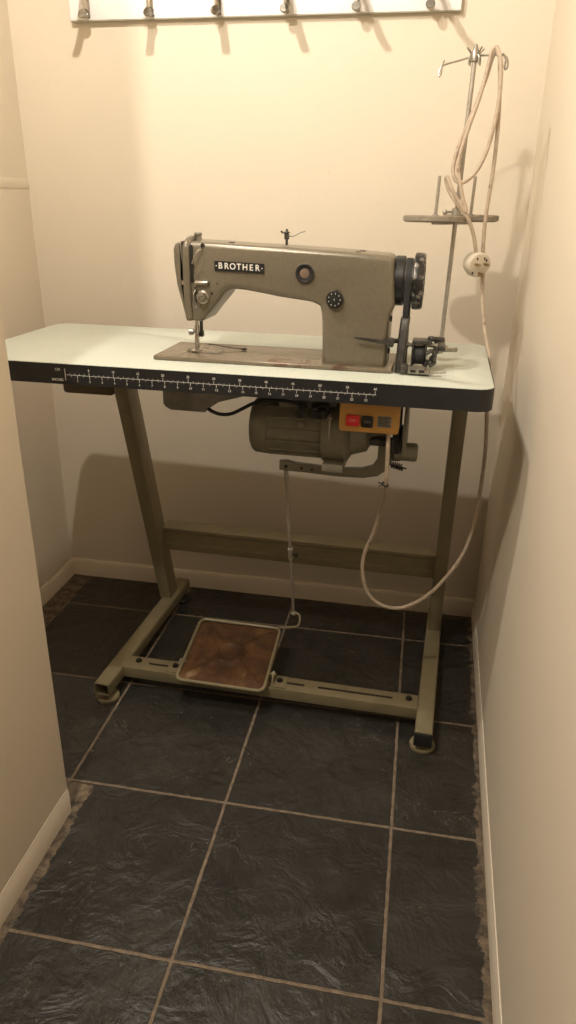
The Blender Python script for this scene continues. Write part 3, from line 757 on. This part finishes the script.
# ------------------------------------------------------------------ power cable and plug
path = [(.8735, .070, .757), (.8745, .066, .735), (.8755, .066, .700), (.8765, .072, .655), (.8740, .100, .615), (.8680, .150, .575), (.8590, .195, .530), (.8500, .215, .480), (.8320, .222, .425), (.8270, .222, .380), (.8380, .222, .325), (.8600, .222, .295), (.8870, .222, .283),
        (.9150, .222, .282), (.9440, .222, .294), (.9750, .224, .318), (1.0070, .228, .356), (1.0450, .240, .418), (1.0640, .255, .480), (1.0720, .275, .560), (1.0745, .295, .640), (1.0720, .305, .700), (1.0660, .305, .762), (1.0620, .302, .820), (1.0595, .310, .860), (1.0520, .325, .885), (1.0440, .345, .915), (1.0360, .362, .955), (1.0310, .374, .995), (1.0270, .378, 1.040), (1.0230, .376, 1.075), (1.0210, .372, 1.120),
        (1.0225, .370, 1.170), (1.0250, .368, 1.230), (1.0245, .366, 1.290), (1.0215, .366, 1.340), (1.0170, .368, 1.385), (1.0120, .372, 1.416), (1.0050, .376, 1.4255), (.9990, .380, 1.412), (.9930, .382, 1.385), (.9780, .378, 1.335), (.9620, .372, 1.290), (.9500, .366, 1.250), (.9465, .362, 1.225), (.9500, .358, 1.207), (.9600, .355, 1.198), (.9730, .354, 1.200), (.9920, .354, 1.218), (1.0080, .356, 1.255),
        (1.0180, .356, 1.310), (1.0200, .358, 1.360), (1.0160, .364, 1.405), (1.0060, .372, 1.4300), (.9980, .376, 1.424), (.9930, .378, 1.395), (.9840, .374, 1.350), (.9700, .366, 1.300), (.9585, .360, 1.255), (.9560, .358, 1.225), (.9620, .352, 1.200), (.9700, .350, 1.172), (.9800, .348, 1.148), (.9790, .346, 1.144), (.9660, .346, 1.158), (.9500, .348, 1.182), (.9400, .352, 1.200), (.9360, .356, 1.207), (.9350, .360, 1.200), (.9440, .356, 1.180), (.9600, .350, 1.160), (.9760, .348, 1.142), (.9890, .350, 1.125), (1.0000, .354, 1.100), (1.0080, .358, 1.072), (1.0110, .360, 1.062)]
cabo = MB().tube(smooth_path(path[:31], 6), .0042, 10).tube(smooth_path(path[30:], 6), .0040, 10).build('power_cable', M['cable'], None)
tag(cabo, 'beige power cable looped over the thread stand and hanging down to the switch box', 'cable')
p = MB(); p.tube(smooth_path([(.8745, .0660, .645), (.8790, .0630, .646), (.8800, .0680, .647), (.8755, .0800, .648), (.8700, .0780, .648), (.8690, .0720, .647)], 4, True), .0016, 6)
p.tube([(.871, .070, .647), (.861, .066, .652)], .0013, 5); p.tube([(.871, .070, .647), (.862, .067, .643)], .0013, 5)
p.build('cable_tie', M['black'], cabo)
# the plug
pg = thing('power_plug', 'beige three pin plug hanging on the cable above the right end of the table', 'plug', (1.017, .352, 1.022))
nx = Vector((.50, -.86, -.10)).normalized(); ux = Vector((.86, .50, 0)).normalized(); uz = nx.cross(ux) * -1
if uz.z < 0: uz = -uz
pc = Vector((1.017, .356, 1.042))
fnp = lambda u, v, d: pc + ux * u + uz * v + nx * d
outl = []
for k in range(25):
    a = -.35 + (PI + .70) * k / 24; outl.append((.0255 * math.cos(a), .0235 * math.sin(a) + .001))
outl += [(-.0150, -.0190), (-.0080, -.0235), (.0080, -.0235), (.0150, -.0190)]
p = MB(); p.prism(outl, fnp, -.022, .006, .003, 3); pbdy = p.build('plug_body', M['plug'], pg)
def pin(u, v, w_, h_, l_, mt_):
    q = MB(); mat = Matrix((ux, uz, nx)).transposed().to_4x4(); mat.translation = fnp(u, v, .0055)
    q.box((-w_ / 2, -h_ / 2, 0), (w_ / 2, h_ / 2, l_), .0006, mat); q.build('pin', mt_, pg)
pin(-.0105, .003, .0062, .0042, .016, M['brass']); pin(.0105, .003, .0062, .0042, .016, M['brass']); pin(0, -.0165, .0045, .0082, .021, M['brass'])
for u, v in ((-.0085, .013), (.0085, .0135), (.0135, .0100), (-.0150, -.0150)):
    mat = Matrix((ux, uz, nx)).transposed().to_4x4(); mat.translation = fnp(u, v, .0058)
    p = MB(); p.box((-.0018, -.0026, 0), (.0018, .0026, .0005), 0, mat)
    p.build('screw_hole', M['bolt'], pbdy)

# ------------------------------------------------------------------ coat rack on the back wall
def wy(x): return PA.y + (x - PA.x) * (PB.y - PA.y) / (PB.x - PA.x)
rk = thing('coat_rack', 'white wooden coat rack board fixed to the back wall', 'coat rack', (.46, wy(.46) - .001, 1.555))
def on_wall(u, v, d): return (u, wy(u) - d, v)
p = MB(); p.prism([(-.006, 1.5535), (.930, 1.5545), (.930, 1.675), (-.006, 1.674)], on_wall, .0005, .017); bd = p.build('board', M['board_side'], rk)
p = MB(); p.prism([(-.005, 1.5550), (.929, 1.5560), (.929, 1.6735), (-.005, 1.6725)], on_wall, .0168, .0185, .0008, 2); p.build('board_face', M['board'], rk, label='white glossy front face')
def make_hook(x):
    h = thing('coat_hook', '', 'hook', (x, wy(x) - .0185, 1.60), 'chrome hooks on the white rack')
    p = MB(); p.prism(rrect(x - .0085, 1.5568, x + .0085, 1.655, .006, 5), on_wall, .0186, .0210, .001, 2); pl_ = p.build('back_plate', M['chrome'], h)
    p = MB(); p.lathe(on_wall(x - .002, 1.5745, .0205), (0, -1, 0), [(0, .0030), (.002, .0028)], 10); p.build('screw', M['bolt'], pl_)
    f = lambda d, z, dx=0: Vector((x + dx, wy(x) - .0185 - d, z))
    p = MB(); p.tube(smooth_path([f(.001, 1.5650), f(.010, 1.5605), f(.018, 1.5590), f(.026, 1.5610)], 4), .0050, 10)
    p.lathe(f(.022, 1.5610), (0, -.93, .36), [(0, .0050), (.002, .0098), (.006, .0108), (.008, .0090)], 20); p.build('lower_prong', M['steel'], h)
    p = MB(); ctr = smooth_path([f(.001, 1.628), f(.020, 1.616), f(.055, 1.598), f(.095, 1.588), (f(.128, 1.588))], 4)
    p.loft([[c_ + Vector((a * .0090, 0, b * .0040)) for a, b in ((-1, 0), (-.7, -.8), (.7, -.8), (1, 0), (.7, .8), (-.7, .8))] for c_ in ctr])
    p.build('upper_prong', M['chrome'], h)
    return h
hlab = ['leftmost chrome hook on the white rack', 'second chrome hook from the left end of the rack', 'third chrome hook from the left end of the rack',
        'third chrome hook from the right end of the rack', 'second chrome hook from the right end of the rack', 'rightmost chrome hook on the rack above the thread stand']
h0 = make_hook(.040); h0['label'] = hlab[0]
for k in range(1, 6):
    r_ = h0.copy(); COL.objects.link(r_); x = .040 + .1645 * k
    r_.location = (x, wy(x) - .0185, 1.60); r_['label'] = hlab[k]
    for chd in list(h0.children):
        c1 = chd.copy(); COL.objects.link(c1); c1.parent = r_
        for gd in chd.children:
            c2 = gd.copy(); COL.objects.link(c2); c2.parent = c1
